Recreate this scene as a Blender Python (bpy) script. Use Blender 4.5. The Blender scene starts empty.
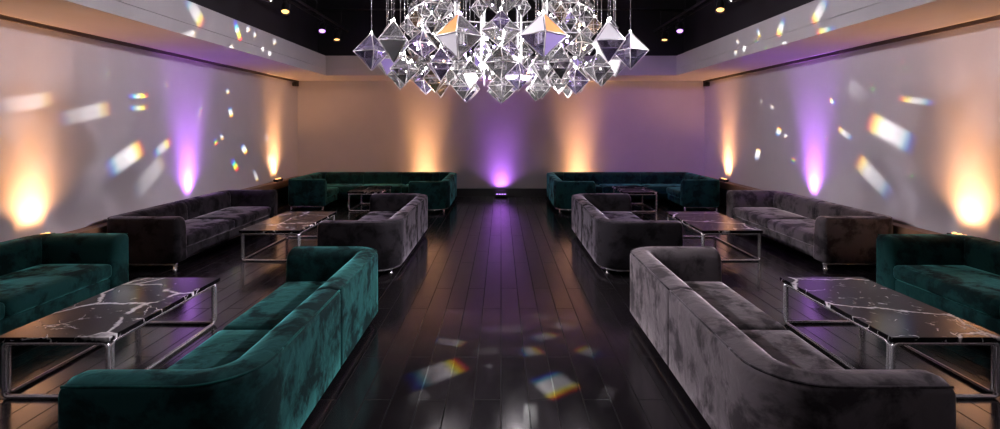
import bpy, bmesh, math, random
from mathutils import Vector, Matrix

PI = math.pi
S = bpy.context.scene
COL = S.collection

# ------------------------------------------------------------------ camera, world, exposure
cam_data = bpy.data.cameras.new('camera')
cam = bpy.data.objects.new('camera', cam_data)
COL.objects.link(cam)
cam.location = (0.0, 0.0, 2.0)
cam.rotation_euler = (PI / 2, 0, 0)
cam_data.sensor_width = 36.0
cam_data.lens = 18.72
cam_data.shift_x = -0.001
cam_data.shift_y = -0.0885
cam_data.clip_start = 0.05
S.camera = cam

w = bpy.data.worlds.new('world')
S.world = w
w.use_nodes = True
w.node_tree.nodes['Background'].inputs[0].default_value = (0.5, 0.45, 0.55, 1)
w.node_tree.nodes['Background'].inputs[1].default_value = 0.02

S.view_settings.view_transform = 'Standard'
S.view_settings.look = 'None'
S.view_settings.exposure = 0.0
S.view_settings.gamma = 1.0
S.view_settings.use_curve_mapping = False
S.cycles.max_bounces = 14
S.cycles.transmission_bounces = 12
S.cycles.glossy_bounces = 6
S.cycles.sample_clamp_indirect = 6.0
S.cycles.use_denoising = True
S.cycles.caustics_refractive = False
S.cycles.caustics_reflective = False

# room constants (metres; y runs away from the camera)
HX, YB, YF = 5.75, 14.7, -2.6          # half width, back wall, front wall
ZS, ZF, ZC = 3.275, 3.77, 5.1          # soffit underside, fascia top, black ceiling
XI, YI = 4.42, 13.1                    # inner edges of the soffit

ORANGE = (1.0, 0.46, 0.18)
PURPLE = (0.52, 0.16, 1.0)


def lamp(name, kind, loc, color, power, aim=None, size=None, blend=0.5, radius=0.05):
    d = bpy.data.lights.new(name, kind)
    d.color = color
    d.energy = power
    if kind != 'SUN':
        d.shadow_soft_size = radius
    if kind == 'SPOT':
        d.spot_size = size
        d.spot_blend = blend
    o = bpy.data.objects.new(name, d)
    COL.objects.link(o)
    o.location = loc
    if aim is not None:
        o.rotation_euler = (Vector(aim) - Vector(loc)).to_track_quat('-Z', 'Y').to_euler()
    return o


# soft glow the chandelier's own bulbs throw into the room
K_CH = 0.28
for a in range(6):
    t = a * PI / 3 + 0.3
    lamp('chandelier_glow', 'POINT', (0.95 * math.cos(t), 6.0 + 0.95 * math.sin(t), 2.22), (1.0, 0.90, 0.95), 34 * K_CH, radius=0.10)

# ------------------------------------------------------------------ helpers


def new_mat(name):
    m = bpy.data.materials.new(name)
    m.use_nodes = True
    nt = m.node_tree
    return m, nt, nt.nodes['Principled BSDF']


def N(nt, t, **kw):
    n = nt.nodes.new(t)
    for k, v in kw.items():
        setattr(n, k, v)
    return n


def ramp(nt, stops):
    r = N(nt, 'ShaderNodeValToRGB')
    e = r.color_ramp.elements
    e[0].position, e[0].color = stops[0][0], (*stops[0][1], 1)
    e[1].position, e[1].color = stops[-1][0], (*stops[-1][1], 1)
    for p, c in stops[1:-1]:
        x = e.new(p)
        x.color = (*c, 1)
    return r


def obj_coords(nt, scale=(1, 1, 1), loc=(0, 0, 0), rot=(0, 0, 0)):
    tc = N(nt, 'ShaderNodeTexCoord')
    mp = N(nt, 'ShaderNodeMapping')
    mp.inputs['Scale'].default_value = scale
    mp.inputs['Location'].default_value = loc
    mp.inputs['Rotation'].default_value = rot
    nt.links.new(tc.outputs['Object'], mp.inputs['Vector'])
    return mp.outputs['Vector']


def noise(nt, vec, scale, detail=4, rough=0.5, dist=0.0):
    n = N(nt, 'ShaderNodeTexNoise')
    n.inputs['Scale'].default_value = scale
    n.inputs['Detail'].default_value = detail
    n.inputs['Roughness'].default_value = rough
    n.inputs['Distortion'].default_value = dist
    nt.links.new(vec, n.inputs['Vector'])
    return n


def velvet(name, dark, light, sheen, sheen_tint, seed=0.0, low=0.08):
    """crushed velvet: the nap lies two ways, in patches"""
    m, nt, b = new_mat(name)
    vec = obj_coords(nt, loc=(seed, seed * 2, 0))
    big = noise(nt, vec, 3.8, 7, 0.64, 0.25)
    cr = ramp(nt, [(0.41, dark), (0.47, tuple((a + c) * 0.5 for a, c in zip(dark, light))), (0.53, light)])
    nt.links.new(big.outputs['Fac'], cr.inputs['Fac'])
    nt.links.new(cr.outputs['Color'], b.inputs['Base Color'])
    sr = ramp(nt, [(0.41, (sheen * low,) * 3), (0.53, (sheen,) * 3)])
    nt.links.new(big.outputs['Fac'], sr.inputs['Fac'])
    nt.links.new(sr.outputs['Color'], b.inputs['Sheen Weight'])
    b.inputs['Sheen Tint'].default_value = (*sheen_tint, 1)
    b.inputs['Sheen Roughness'].default_value = 0.30
    b.inputs['Roughness'].default_value = 0.85
    b.inputs['Specular IOR Level'].default_value = 0.15
    fine = noise(nt, vec, 260, 2)
    crease = noise(nt, vec, 7, 3, 0.5, 0.5)
    bm1 = N(nt, 'ShaderNodeBump')
    bm1.inputs['Strength'].default_value = 0.25
    bm1.inputs['Distance'].default_value = 0.03
    nt.links.new(crease.outputs['Fac'], bm1.inputs['Height'])
    bm2 = N(nt, 'ShaderNodeBump')
    bm2.inputs['Strength'].default_value = 0.15
    bm2.inputs['Distance'].default_value = 0.002
    nt.links.new(fine.outputs['Fac'], bm2.inputs['Height'])
    nt.links.new(bm1.outputs['Normal'], bm2.inputs['Normal'])
    nt.links.new(bm2.outputs['Normal'], b.inputs['Normal'])
    return m


def plain(name, color, rough=0.5, metal=0.0, spec=0.5, emit=None, strength=0.0):
    m, nt, b = new_mat(name)
    b.inputs['Base Color'].default_value = (*color, 1)
    b.inputs['Roughness'].default_value = rough
    b.inputs['Metallic'].default_value = metal
    b.inputs['Specular IOR Level'].default_value = spec
    if emit:
        b.inputs['Emission Color'].default_value = (*emit, 1)
        b.inputs['Emission Strength'].default_value = strength
    return m


def plaster(name, color):
    m, nt, b = new_mat(name)
    vec = obj_coords(nt)
    n = noise(nt, vec, 1.3, 5, 0.6)
    cr = ramp(nt, [(0.3, tuple(c * 0.93 for c in color)), (0.7, color)])
    nt.links.new(n.outputs['Fac'], cr.inputs['Fac'])
    nt.links.new(cr.outputs['Color'], b.inputs['Base Color'])
    b.inputs['Roughness'].default_value = 0.8
    b.inputs['Specular IOR Level'].default_value = 0.25
    f = noise(nt, vec, 60, 3)
    bp = N(nt, 'ShaderNodeBump')
    bp.inputs['Strength'].default_value = 0.06
    bp.inputs['Distance'].default_value = 0.01
    nt.links.new(f.outputs['Fac'], bp.inputs['Height'])
    nt.links.new(bp.outputs['Normal'], b.inputs['Normal'])
    return m


def planks(name):
    m, nt, b = new_mat(name)
    vec = obj_coords(nt, rot=(0, 0, PI / 2))
    br = N(nt, 'ShaderNodeTexBrick')
    br.offset = 0.37
    br.inputs['Scale'].default_value = 1.0
    br.inputs['Brick Width'].default_value = 1.9
    br.inputs['Row Height'].default_value = 0.2
    br.inputs['Mortar Size'].default_value = 0.0045
    br.inputs['Mortar Smooth'].default_value = 0.2
    br.inputs['Color1'].default_value = (0.007, 0.0062, 0.0072, 1)
    br.inputs['Color2'].default_value = (0.014, 0.0118, 0.0132, 1)
    br.inputs['Mortar'].default_value = (0.002, 0.002, 0.002, 1)
    nt.links.new(vec, br.inputs['Vector'])
    gv = obj_coords(nt, scale=(9, 0.7, 1))
    g = noise(nt, gv, 3.0, 6, 0.6, 0.4)
    gr = ramp(nt, [(0.3, (0.55,) * 3), (0.75, (1.35,) * 3)])
    nt.links.new(g.outputs['Fac'], gr.inputs['Fac'])
    mx = N(nt, 'ShaderNodeMix', data_type='RGBA', blend_type='MULTIPLY')
    mx.inputs['Factor'].default_value = 1.0
    nt.links.new(br.outputs['Color'], mx.inputs[6])
    nt.links.new(gr.outputs['Color'], mx.inputs[7])
    nt.links.new(mx.outputs[2], b.inputs['Base Color'])
    wv = noise(nt, obj_coords(nt, scale=(3, 1, 1)), 2.2, 6, 0.65)
    rr = ramp(nt, [(0.3, (0.13,) * 3), (0.7, (0.21,) * 3)])
    nt.links.new(wv.outputs['Fac'], rr.inputs['Fac'])
    rm = N(nt, 'ShaderNodeMix', data_type='RGBA')
    rm.inputs[7].default_value = (0.8, 0.8, 0.8, 1)
    nt.links.new(br.outputs['Fac'], rm.inputs['Factor'])
    nt.links.new(rr.outputs['Color'], rm.inputs[6])
    nt.links.new(rm.outputs[2], b.inputs['Roughness'])
    sp = N(nt, 'ShaderNodeMapRange')
    sp.inputs['To Min'].default_value = 0.85
    sp.inputs['To Max'].default_value = 0.2
    nt.links.new(br.outputs['Fac'], sp.inputs['Value'])
    nt.links.new(sp.outputs['Result'], b.inputs['Specular IOR Level'])
    # small scuffs of dust
    inv = N(nt, 'ShaderNodeMath', operation='SUBTRACT')
    inv.inputs[0].default_value = 1.0
    nt.links.new(br.outputs['Fac'], inv.inputs[1])
    add = N(nt, 'ShaderNodeMath', operation='MULTIPLY_ADD')
    nt.links.new(g.outputs['Fac'], add.inputs[0])
    add.inputs[1].default_value = 0.12
    nt.links.new(inv.outputs[0], add.inputs[2])
    bp = N(nt, 'ShaderNodeBump')
    bp.inputs['Strength'].default_value = 0.5
    bp.inputs['Distance'].default_value = 0.004
    nt.links.new(add.outputs[0], bp.inputs['Height'])
    nt.links.new(bp.outputs['Normal'], b.inputs['Normal'])
    return m


def marble(name, seed, vein=0.009):
    m, nt, b = new_mat(name)
    vec = obj_coords(nt, loc=seed)
    w1 = noise(nt, vec, 2.4, 5, 0.6)
    mixv = N(nt, 'ShaderNodeMix', data_type='RGBA', blend_type='LINEAR_LIGHT')
    mixv.inputs['Factor'].default_value = 0.16
    nt.links.new(vec, mixv.inputs[6])
    nt.links.new(w1.outputs['Color'], mixv.inputs[7])
    masks = []
    for sc, width, lim in ((1.15, vein, 0.45), (3.4, 0.008, 0.58), (7.0, 0.012, 0.64)):
        v = N(nt, 'ShaderNodeTexVoronoi', feature='DISTANCE_TO_EDGE')
        v.inputs['Scale'].default_value = sc
        nt.links.new(mixv.outputs[2], v.inputs['Vector'])
        r = ramp(nt, [(0.0, (1, 1, 1)), (width, (0.75,) * 3), (width * 2.2, (0, 0, 0))])
        nt.links.new(v.outputs['Distance'], r.inputs['Fac'])
        g = noise(nt, vec, 2.2 + sc, 3)
        gr = ramp(nt, [(lim - 0.05, (0, 0, 0)), (lim + 0.05, (1, 1, 1))])
        nt.links.new(g.outputs['Fac'], gr.inputs['Fac'])
        mu = N(nt, 'ShaderNodeMath', operation='MULTIPLY')
        nt.links.new(r.outputs['Color'], mu.inputs[0])
        nt.links.new(gr.outputs['Color'], mu.inputs[1])
        masks.append(mu.outputs[0])
    a = masks[0]
    for x in masks[1:]:
        mm = N(nt, 'ShaderNodeMath', operation='MAXIMUM')
        nt.links.new(a, mm.inputs[0])
        nt.links.new(x, mm.inputs[1])
        a = mm.outputs[0]
    cl = noise(nt, vec, 6, 5, 0.6)
    base = ramp(nt, [(0.35, (0.004, 0.004, 0.005)), (0.8, (0.014, 0.013, 0.015))])
    nt.links.new(cl.outputs['Fac'], base.inputs['Fac'])
    mc = N(nt, 'ShaderNodeMix', data_type='RGBA')
    nt.links.new(a, mc.inputs['Factor'])
    nt.links.new(base.outputs['Color'], mc.inputs[6])
    mc.inputs[7].default_value = (0.82, 0.80, 0.80, 1)
    nt.links.new(mc.outputs[2], b.inputs['Base Color'])
    b.inputs['Roughness'].default_value = 0.13
    b.inputs['Specular IOR Level'].default_value = 0.13
    return m


def crystal_mat(name, tint, coat_col, coat):
    m, nt, b = new_mat(name)
    nt.nodes.remove(b)
    out = nt.nodes['Material Output']
    g = N(nt, 'ShaderNodeBsdfGlass')
    g.inputs['IOR'].default_value = 1.5
    g.inputs['Roughness'].default_value = 0.0
    g.inputs['Color'].default_value = (*tint, 1)
    s = N(nt, 'ShaderNodeBsdfGlossy')
    s.inputs['Roughness'].default_value = 0.03
    s.inputs['Color'].default_value = (*coat_col, 1)
    df = N(nt, 'ShaderNodeBsdfDiffuse')
    df.inputs['Color'].default_value = (*coat_col, 1)
    m0 = N(nt, 'ShaderNodeMixShader')
    m0.inputs[0].default_value = 0.11
    nt.links.new(g.outputs[0], m0.inputs[1])
    nt.links.new(df.outputs[0], m0.inputs[2])
    mx = N(nt, 'ShaderNodeMixShader')
    mx.inputs[0].default_value = coat
    nt.links.new(m0.outputs[0], mx.inputs[1])
    nt.links.new(s.outputs[0], mx.inputs[2])
    nt.links.new(mx.outputs[0], out.inputs['Surface'])
    return m


M = {
    'wall': plaster('wall_plaster', (0.68, 0.65, 0.67)),
    'soffit': plaster('soffit_paint', (0.66, 0.63, 0.63)),
    'black': plain('black_paint', (0.022, 0.019, 0.024), 0.7),
    'blackmetal': plain('black_metal', (0.05, 0.047, 0.052), 0.35, 0.5),
    'wood': plain('ledge_wood', (0.30, 0.165, 0.09), 0.45),
    'skirting': plain('black_skirting', (0.010, 0.009, 0.010), 0.3),
    'gap': plain('dark_strip', (0.06, 0.045, 0.04), 0.6),
    'floor': planks('dark_planks'),
    'chrome': plain('chrome', (0.95, 0.94, 0.95), 0.22, 0.82),
    'steel': plain('brushed_steel', (0.7, 0.7, 0.72), 0.25, 1.0),
    'silver': plain('silver_setting', (0.95, 0.93, 0.92), 0.38, 0.85),
    'green': velvet('green_velvet', (0.002, 0.015, 0.015), (0.007, 0.046, 0.043), 1.0, (0.16, 0.72, 0.67), 1.0),
    'green_pipe': velvet('green_piping', (0.004, 0.03, 0.028), (0.008, 0.07, 0.06), 0.5, (0.1, 0.7, 0.6), 3.0),
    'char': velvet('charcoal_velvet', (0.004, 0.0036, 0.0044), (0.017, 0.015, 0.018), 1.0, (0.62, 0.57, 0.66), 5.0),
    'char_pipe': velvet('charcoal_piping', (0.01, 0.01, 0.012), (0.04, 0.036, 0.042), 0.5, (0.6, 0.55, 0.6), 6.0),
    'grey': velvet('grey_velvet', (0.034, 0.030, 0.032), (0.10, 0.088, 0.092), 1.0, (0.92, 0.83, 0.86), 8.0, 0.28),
    'grey_pipe': velvet('grey_piping', (0.02, 0.018, 0.02), (0.08, 0.07, 0.075), 0.5, (0.7, 0.65, 0.7), 9.0),
    'lens_orange': plain('orange_lens', (0.8, 0.4, 0.1), 0.3, emit=(1.0, 0.50, 0.16), strength=3.0),
    'lens_purple': plain('purple_lens', (0.5, 0.2, 0.9), 0.3, emit=(0.60, 0.28, 1.0), strength=3.0),
    'lens_white': plain('white_lens', (0.8, 0.8, 0.8), 0.3, emit=(1.0, 0.92, 0.9), strength=6.0),
    'sparkle_bulb': plain('sparkle_glow', (1, 1, 1), 0.3, emit=(1.0, 0.93, 0.90), strength=45.0),
    'lilac_glint': plain('lilac_glint_glow', (1, 1, 1), 0.3, emit=(0.55, 0.35, 1.0), strength=45.0),
    'amber_glint': plain('amber_glint_glow', (1, 1, 1), 0.3, emit=(1.0, 0.6, 0.25), strength=35.0),
    'rod': plain('glowing_rod', (1, 1, 1), 0.3, emit=(1.0, 0.94, 0.96), strength=0.8),
    'silver_reflection': plain('silver_reflection_facet', (0.95, 0.94, 0.95), 0.45, 0.4),  # reflection colours painted on chosen crystal facets
    'amber_reflection': plain('amber_reflection', (0.75, 0.30, 0.09), 0.45, 0.4),
    'lilac_reflection': plain('lilac_reflection', (0.58, 0.46, 0.95), 0.45, 0.4),
    'clear': crystal_mat('clear_crystal', (1.0, 1.0, 1.0), (1, 1, 1), 0.18),
    'mirror': crystal_mat('mirrored_crystal', (1.0, 0.99, 0.98), (1.0, 0.98, 0.97), 0.45),
    'lilac': crystal_mat('lilac_coated_crystal', (0.93, 0.90, 1.0), (0.75, 0.65, 1.0), 0.25),
    'amber': crystal_mat('amber_coated_crystal', (1.0, 0.96, 0.90), (1.0, 0.75, 0.5), 0.20),
}


def link(name, bm, mat, parent=None, smooth=False, loc=None):
    me = bpy.data.meshes.new(name)
    bmesh.ops.recalc_face_normals(bm, faces=bm.faces[:])
    bm.to_mesh(me)
    bm.free()
    for p in me.polygons:
        p.use_smooth = smooth
    me.materials.append(mat)
    o = bpy.data.objects.new(name, me)
    COL.objects.link(o)
    if parent:
        o.parent = parent
    if loc is not None:
        o.location = loc
    return o


def tag(o, label, cat, group=None):
    o['label'] = label
    o['category'] = cat
    if group:
        o['group'] = group
    return o


def thing(name, label, cat, loc=(0, 0, 0), rz=0.0, group=None):
    o = bpy.data.objects.new(name, None)
    COL.objects.link(o)
    o.empty_display_size = 0.2
    o.location = loc
    o.rotation_euler = (0, 0, rz)
    return tag(o, label, cat, group)


def box(bm, x0, x1, y0, y1, z0, z1, bevel=0.0, seg=2):
    vs = [bm.verts.new(p) for p in ((x0, y0, z0), (x1, y0, z0), (x1, y1, z0), (x0, y1, z0), (x0, y0, z1), (x1, y0, z1), (x1, y1, z1), (x0, y1, z1))]
    fs = [bm.faces.new([vs[i] for i in f]) for f in ((3, 2, 1, 0), (4, 5, 6, 7), (0, 1, 5, 4), (1, 2, 6, 5), (2, 3, 7, 6), (3, 0, 4, 7))]
    if bevel:
        es = list({e for f in fs for e in f.edges})
        bmesh.ops.bevel(bm, geom=es, offset=bevel, segments=seg, profile=0.5, affect='EDGES')
    return bm


def boxbm(*a, **k):
    return box(bmesh.new(), *a, **k)


def tube(bm, pts, r, n=10, closed=False):
    """round bar along a list of points, mitred at the bends"""
    pts = [Vector(p) for p in pts]
    k = len(pts)
    rings = []
    t0 = (pts[1] - pts[0]).normalized()
    ref = Vector((0, 0, 1)) if abs(t0.z) < 0.9 else Vector((1, 0, 0))
    nrm = t0.cross(ref).normalized()
    for i in range(k):
        a = pts[i] - pts[i - 1] if (i > 0 or closed) else pts[1] - pts[0]
        c = pts[(i + 1) % k] - pts[i] if (i < k - 1 or closed) else pts[i] - pts[i - 1]
        a.normalize(); c.normalize()
        t = (a + c).normalized()
        nrm = (nrm - t * nrm.dot(t)).normalized()
        bn = t.cross(nrm)
        rings.append([bm.verts.new(pts[i] + r * (math.cos(2 * PI * j / n) * nrm + math.sin(2 * PI * j / n) * bn)) for j in range(n)])
    for i in range(k if closed else k - 1):
        A, B = rings[i], rings[(i + 1) % k]
        for j in range(n):
            bm.faces.new((A[j], A[(j + 1) % n], B[(j + 1) % n], B[j]))
    if not closed:
        bm.faces.new(rings[0][::-1])
        bm.faces.new(rings[-1])
    return bm


def lathe(bm, prof, n=20, mat=Matrix()):
    rings = []
    for r, z in prof:
        if r < 1e-6:
            rings.append([bm.verts.new(mat @ Vector((0, 0, z)))])
        else:
            rings.append([bm.verts.new(mat @ Vector((r * math.cos(2 * PI * j / n), r * math.sin(2 * PI * j / n), z))) for j in range(n)])
    for A, B in zip(rings, rings[1:]):
        for j in range(n):
            q = (j + 1) % n
            if len(A) == 1 and len(B) == 1:
                continue
            if len(A) == 1:
                bm.faces.new((A[0], B[q], B[j]))
            elif len(B) == 1:
                bm.faces.new((A[j], A[q], B[0]))
            else:
                bm.faces.new((A[j], A[q], B[q], B[j]))
    if len(rings[0]) > 1:
        bm.faces.new(rings[0][::-1])
    if len(rings[-1]) > 1:
        bm.faces.new(rings[-1])
    return bm


def structure(name, bm, mat):
    o = link(name, bm, mat)
    o['kind'] = 'structure'
    return o


# ------------------------------------------------------------------ room shell
T = 0.2
structure('floor', boxbm(-HX - T, HX + T, YF - T, YB + T, -0.15, 0.0), M['floor'])
structure('wall_left', boxbm(-HX - T, -HX, YF - T, YB, 0, ZC), M['wall'])
structure('wall_right', boxbm(HX, HX + T, YF - T, YB, 0, ZC), M['wall'])
structure('wall_back', boxbm(-HX - T, HX + T, YB, YB + T, 0, ZC), M['wall'])
structure('wall_front', boxbm(-HX, HX, YF - T, YF, 0, ZC), M['wall'])
structure('ceiling', boxbm(-HX - T, HX + T, YF - T, YB + T, ZC, ZC + 0.15), M['black'])
# dropped soffit round three sides, with a shadow groove in its fascia
GZ = ZS + 0.15


def soffit(name, x0, x1, y0, y1, inner):
    bm = bmesh.new()
    g = 0.02
    box(bm, x0, x1, y0, y1, ZS, GZ)
    box(bm, x0 + (g if inner == 'x-' else 0), x1 - (g if inner == 'x+' else 0), y0 + (g if inner == 'y-' else 0), y1, GZ, GZ + 0.022)
    box(bm, x0, x1, y0, y1, GZ + 0.022, ZF)
    structure(name, bm, M['soffit'])


soffit('ceiling_soffit_left', -HX, -XI, YF, YB, 'x+')
soffit('ceiling_soffit_right', XI, HX, YF, YB, 'x-')
soffit('ceiling_soffit_back', -XI, XI, YI, YB, 'y-')
# black upper walls above the soffit
structure('trim_1', boxbm(-XI - 0.34, -XI - 0.28, YF, YI + 0.3, ZF, ZC), M['black'])
structure('trim_2', boxbm(XI + 0.28, XI + 0.34, YF, YI + 0.3, ZF, ZC), M['black'])
structure('trim_3', boxbm(-XI - 0.28, XI + 0.28, YI + 0.24, YI + 0.3, ZF, ZC), M['black'])
# dark strip where side walls meet the soffit
structure('trim_4', boxbm(-HX, -HX + 0.04, YF, YB, ZS - 0.05, ZS), M['gap'])
structure('trim_5', boxbm(HX - 0.04, HX, YF, YB, ZS - 0.05, ZS), M['gap'])
# low black skirting at the back; wooden ledge over a dark recess along the sides
structure('baseboard_back', boxbm(-HX, HX, YB - 0.04, YB, 0, 0.235, bevel=0.006), M['skirting'])
LZ = 0.60
for sx, side in ((-1, 'left'), (1, 'right')):
    a, c = sorted((sx * HX, sx * (HX - 0.2)))
    structure('trim_ledge_' + side, boxbm(a, c, YF, YB - 0.04, LZ - 0.17, LZ, bevel=0.008), M['wood'])
    a, c = sorted((sx * HX, sx * (HX - 0.14)))
    structure('baseboard_' + side, boxbm(a, c, YF, YB - 0.04, 0, LZ - 0.17), M['skirting'])
# ceiling beams, black on black
for i, yb in enumerate((2.0, 4.6, 7.2, 9.4, 11.2, 12.6)):
    structure('ceiling_beam_%d' % (i + 1), boxbm(-XI - 0.28, XI + 0.28, yb - 0.09, yb + 0.09, ZC - 0.28, ZC), M['blackmetal'])

# small black wall sensors high in the back corners
for sx, wd in ((-1, 'left'), (1, 'right')):
    s = thing('wall_sensor', 'small black sensor high in the %s back corner of the room' % wd, 'sensor', (sx * (HX - 0.06), YB - 0.30, ZS - 0.12), 0, 'wall sensors')
    link('housing', boxbm(-0.06, 0.06, -0.09, 0.09, -0.055, 0.055, bevel=0.015), M['black'], s)
    link('sensor_eye', lathe(bmesh.new(), [(0.03, 0), (0.028, 0.012), (0.015, 0.02), (0, 0.022)], 14, Matrix.Translation((0, -0.088, 0)) @ Matrix.Rotation(PI / 2, 4, 'X')), M['blackmetal'], s, True)

# ------------------------------------------------------------------ sofas


def arc(c, r, a0, a1, n):
    return [(c[0] + r * math.cos(a0 + (a1 - a0) * i / n), c[1] + r * math.sin(a0 + (a1 - a0) * i / n)) for i in range(n + 1)]


class Path:
    """plan line with arc length; outer side of the shell is on the left of travel if side=+1"""
    def __init__(self, pts):
        self.p = [Vector((x, y)) for x, y in pts]
        self.s = [0.0]
        for a, b in zip(self.p, self.p[1:]):
            self.s.append(self.s[-1] + (b - a).length)
        self.len = self.s[-1]

    def at(self, s):
        s = min(max(s, 0.0), self.len)
        for i in range(len(self.p) - 1):
            if s <= self.s[i + 1] + 1e-9:
                f = (s - self.s[i]) / max(self.s[i + 1] - self.s[i], 1e-9)
                return self.p[i].lerp(self.p[i + 1], f), i
        return self.p[-1].copy(), len(self.p) - 2

    def frame(self, s):
        p, _ = self.at(s)
        a, _ = self.at(s - 0.012)
        b, _ = self.at(s + 0.012)
        t = (b - a).normalized()
        return p, t, Vector((-t.y, t.x))


def shell_profile(t, z0, z1, inset, splay=0.05):
    """closed section, (n, z): n>0 outer side; outer top edge tight, inner top edge softly rolled"""
    o, i = t / 2 - inset, -t / 2 + inset
    zt, zb = z1 - inset, z0 + inset * 0.4
    ro, ri, rb = min(0.045, (o - i) * 0.3), min(0.11, (o - i) * 0.55), 0.02
    pts = []
    pts += [(o - rb, zb), (o, zb + rb)]
    pts += [(o, zb + (zt - zb) * f) for f in (0.35, 0.65)]
    for k in range(6):
        a = k / 5 * PI / 2
        pts.append((o - ro + ro * math.cos(a), zt - ro - 0.012 + ro * math.sin(a)))
    mid = ((o - ro) + (i + ri)) / 2
    pts.append((mid, zt))
    for k in range(7):
        a = PI / 2 + k / 6 * PI / 2
        pts.append((i + ri + ri * math.cos(a), zt - ri - 0.006 + ri * math.sin(a)))
    pts += [(i - splay * f, zb + (zt - zb) * (1 - f)) for f in (0.5, 0.8)]
    pts += [(i - splay, zb + rb), (i - splay + rb, zb)]
    return pts


def sweep(path, s0, s1, t, z0, z1, r0, r1, splay=0.03, flip=1):
    """shell segment from s0 to s1; r0/r1 round its two ends"""
    bm = bmesh.new()
    stations = [(s0, 0.0)] if r0 == 0 else [(s0 + r0 * (1 - math.cos(k / 12 * PI)), r0 * (1 - math.sin(k / 12 * PI))) for k in range(7)]
    n = max(2, int((s1 - s0 - r0 - r1) / 0.045))
    for k in range(1, n):
        stations.append((s0 + r0 + (s1 - s0 - r0 - r1) * k / n, 0.0))
    stations += [(s1, 0.0)] if r1 == 0 else [(s1 - r1 * (1 - math.cos(k / 12 * PI)), r1 * (1 - math.sin(k / 12 * PI))) for k in range(6, -1, -1)]
    rings = []
    for s, ins in stations:
        p, tg, nr = path.frame(s)
        ring = []
        for q, z in shell_profile(t, z0, z1, ins, splay):
            v = p + nr * (q * flip)
            ring.append(bm.verts.new((v.x, v.y, z)))
        rings.append(ring)
    m = len(rings[0])
    for A, B in zip(rings, rings[1:]):
        for j in range(m):
            bm.faces.new((A[j], A[(j + 1) % m], B[(j + 1) % m], B[j]))
    if r0:
        bm.faces.new(rings[0][::-1])
    if r1:
        bm.faces.new(rings[-1])
    return bm


def along(path, s0, s1, off, z, step=0.04):
    n = max(2, int((s1 - s0) / step))
    out = []
    for k in range(n + 1):
        p, tg, nr = path.frame(s0 + (s1 - s0) * k / n)
        v = p + nr * off
        out.append((v.x, v.y, z))
    return out


def cushion(x0, x1, y0, y1, z0, z1, r=0.05, crown=0.02):
    bm = bmesh.new()
    nx, ny = 12, max(8, int(12 * (y1 - y0) / (x1 - x0)))
    box(bm, x0, x1, y0, y1, z0, z1)
    bmesh.ops.bevel(bm, geom=bm.edges[:], offset=r, segments=5, profile=0.5, affect='EDGES')
    top = [f for f in bm.faces if f.normal.z > 0.99 or f.calc_center_median().z > z1 - 1e-4]
    bmesh.ops.subdivide_edges(bm, edges=list({e for f in top for e in f.edges if e.calc_length() > 0.2}), cuts=8, use_grid_fill=True)
    cx, cy = (x0 + x1) / 2, (y0 + y1) / 2
    for v in bm.verts:
        if v.co.z > (z0 + z1) / 2:
            u = 1 - abs((v.co.x - cx) / ((x1 - x0) / 2)) ** 2.5
            q = 1 - abs((v.co.y - cy) / ((y1 - y0) / 2)) ** 2.5
            v.co.z += crown * max(u, 0) ** 0.5 * max(q, 0) ** 0.5
    return bm


SH, ST = 0.735, 0.25     # sofa height, shell thickness
Z0 = 0.095               # underside


def u_path(corners, t, R):
    """centre line of a U: straight, corner, straight ... with the outer corner radius R"""
    rc = R - t / 2
    pts = [corners[0]]
    for i in range(1, len(corners) - 1):
        a, b, c = (Vector(corners[k]) for k in (i - 1, i, i + 1))
        d1, d2 = (a - b).normalized(), (c - b).normalized()
        cen = b + (d1 + d2) * rc
        a0 = math.atan2(-d2.y, -d2.x)
        a1 = math.atan2(-d1.y, -d1.x)
        while a1 - a0 > PI: a1 -= 2 * PI
        while a1 - a0 < -PI: a1 += 2 * PI
        pts += arc(cen, rc, a0, a1, 10)
    pts.append(corners[-1])
    return Path(pts)


def finish_sofa(root, path, cuts, seats, bases, fab, pipe, feet, flip, legs_mat):
    """cuts: (s0, s1, name, r0, r1)"""
    for s0, s1, nm, r0, r1 in cuts:
        seg = link(nm, sweep(path, s0, s1, ST, Z0, SH, r0, r1, flip=flip), M[fab], root, True)
        pb = tube(bmesh.new(), along(path, s0 + r0 * 0.6 - (0 if r0 else 0.006), s1 - r1 * 0.6 + (0 if r1 else 0.006), flip * (ST / 2 - 0.012), SH - 0.022), 0.007, 8)
        link('piping', pb, M[pipe], seg, True)
    for bx in bases:
        link('seat_base', boxbm(*bx, bevel=0.02, seg=3), M[fab], root, True)
    for c in seats:
        link('seat_cushion', cushion(*c), M[fab], root, True)
    rail = tube(bmesh.new(), along(path, 0.03, path.len - 0.03, flip * (ST / 2 - 0.05), Z0 - 0.014), 0.016, 8)
    link('base_rail', rail, M['chrome'], root, True)
    for fx, fy in feet:
        link('foot', lathe(bmesh.new(), [(0.03, 0), (0.032, 0.006), (0.022, 0.012), (0.022, Z0 + 0.01)], 16, Matrix.Translation((fx, fy, 0))), M['chrome'], root, True)


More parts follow.
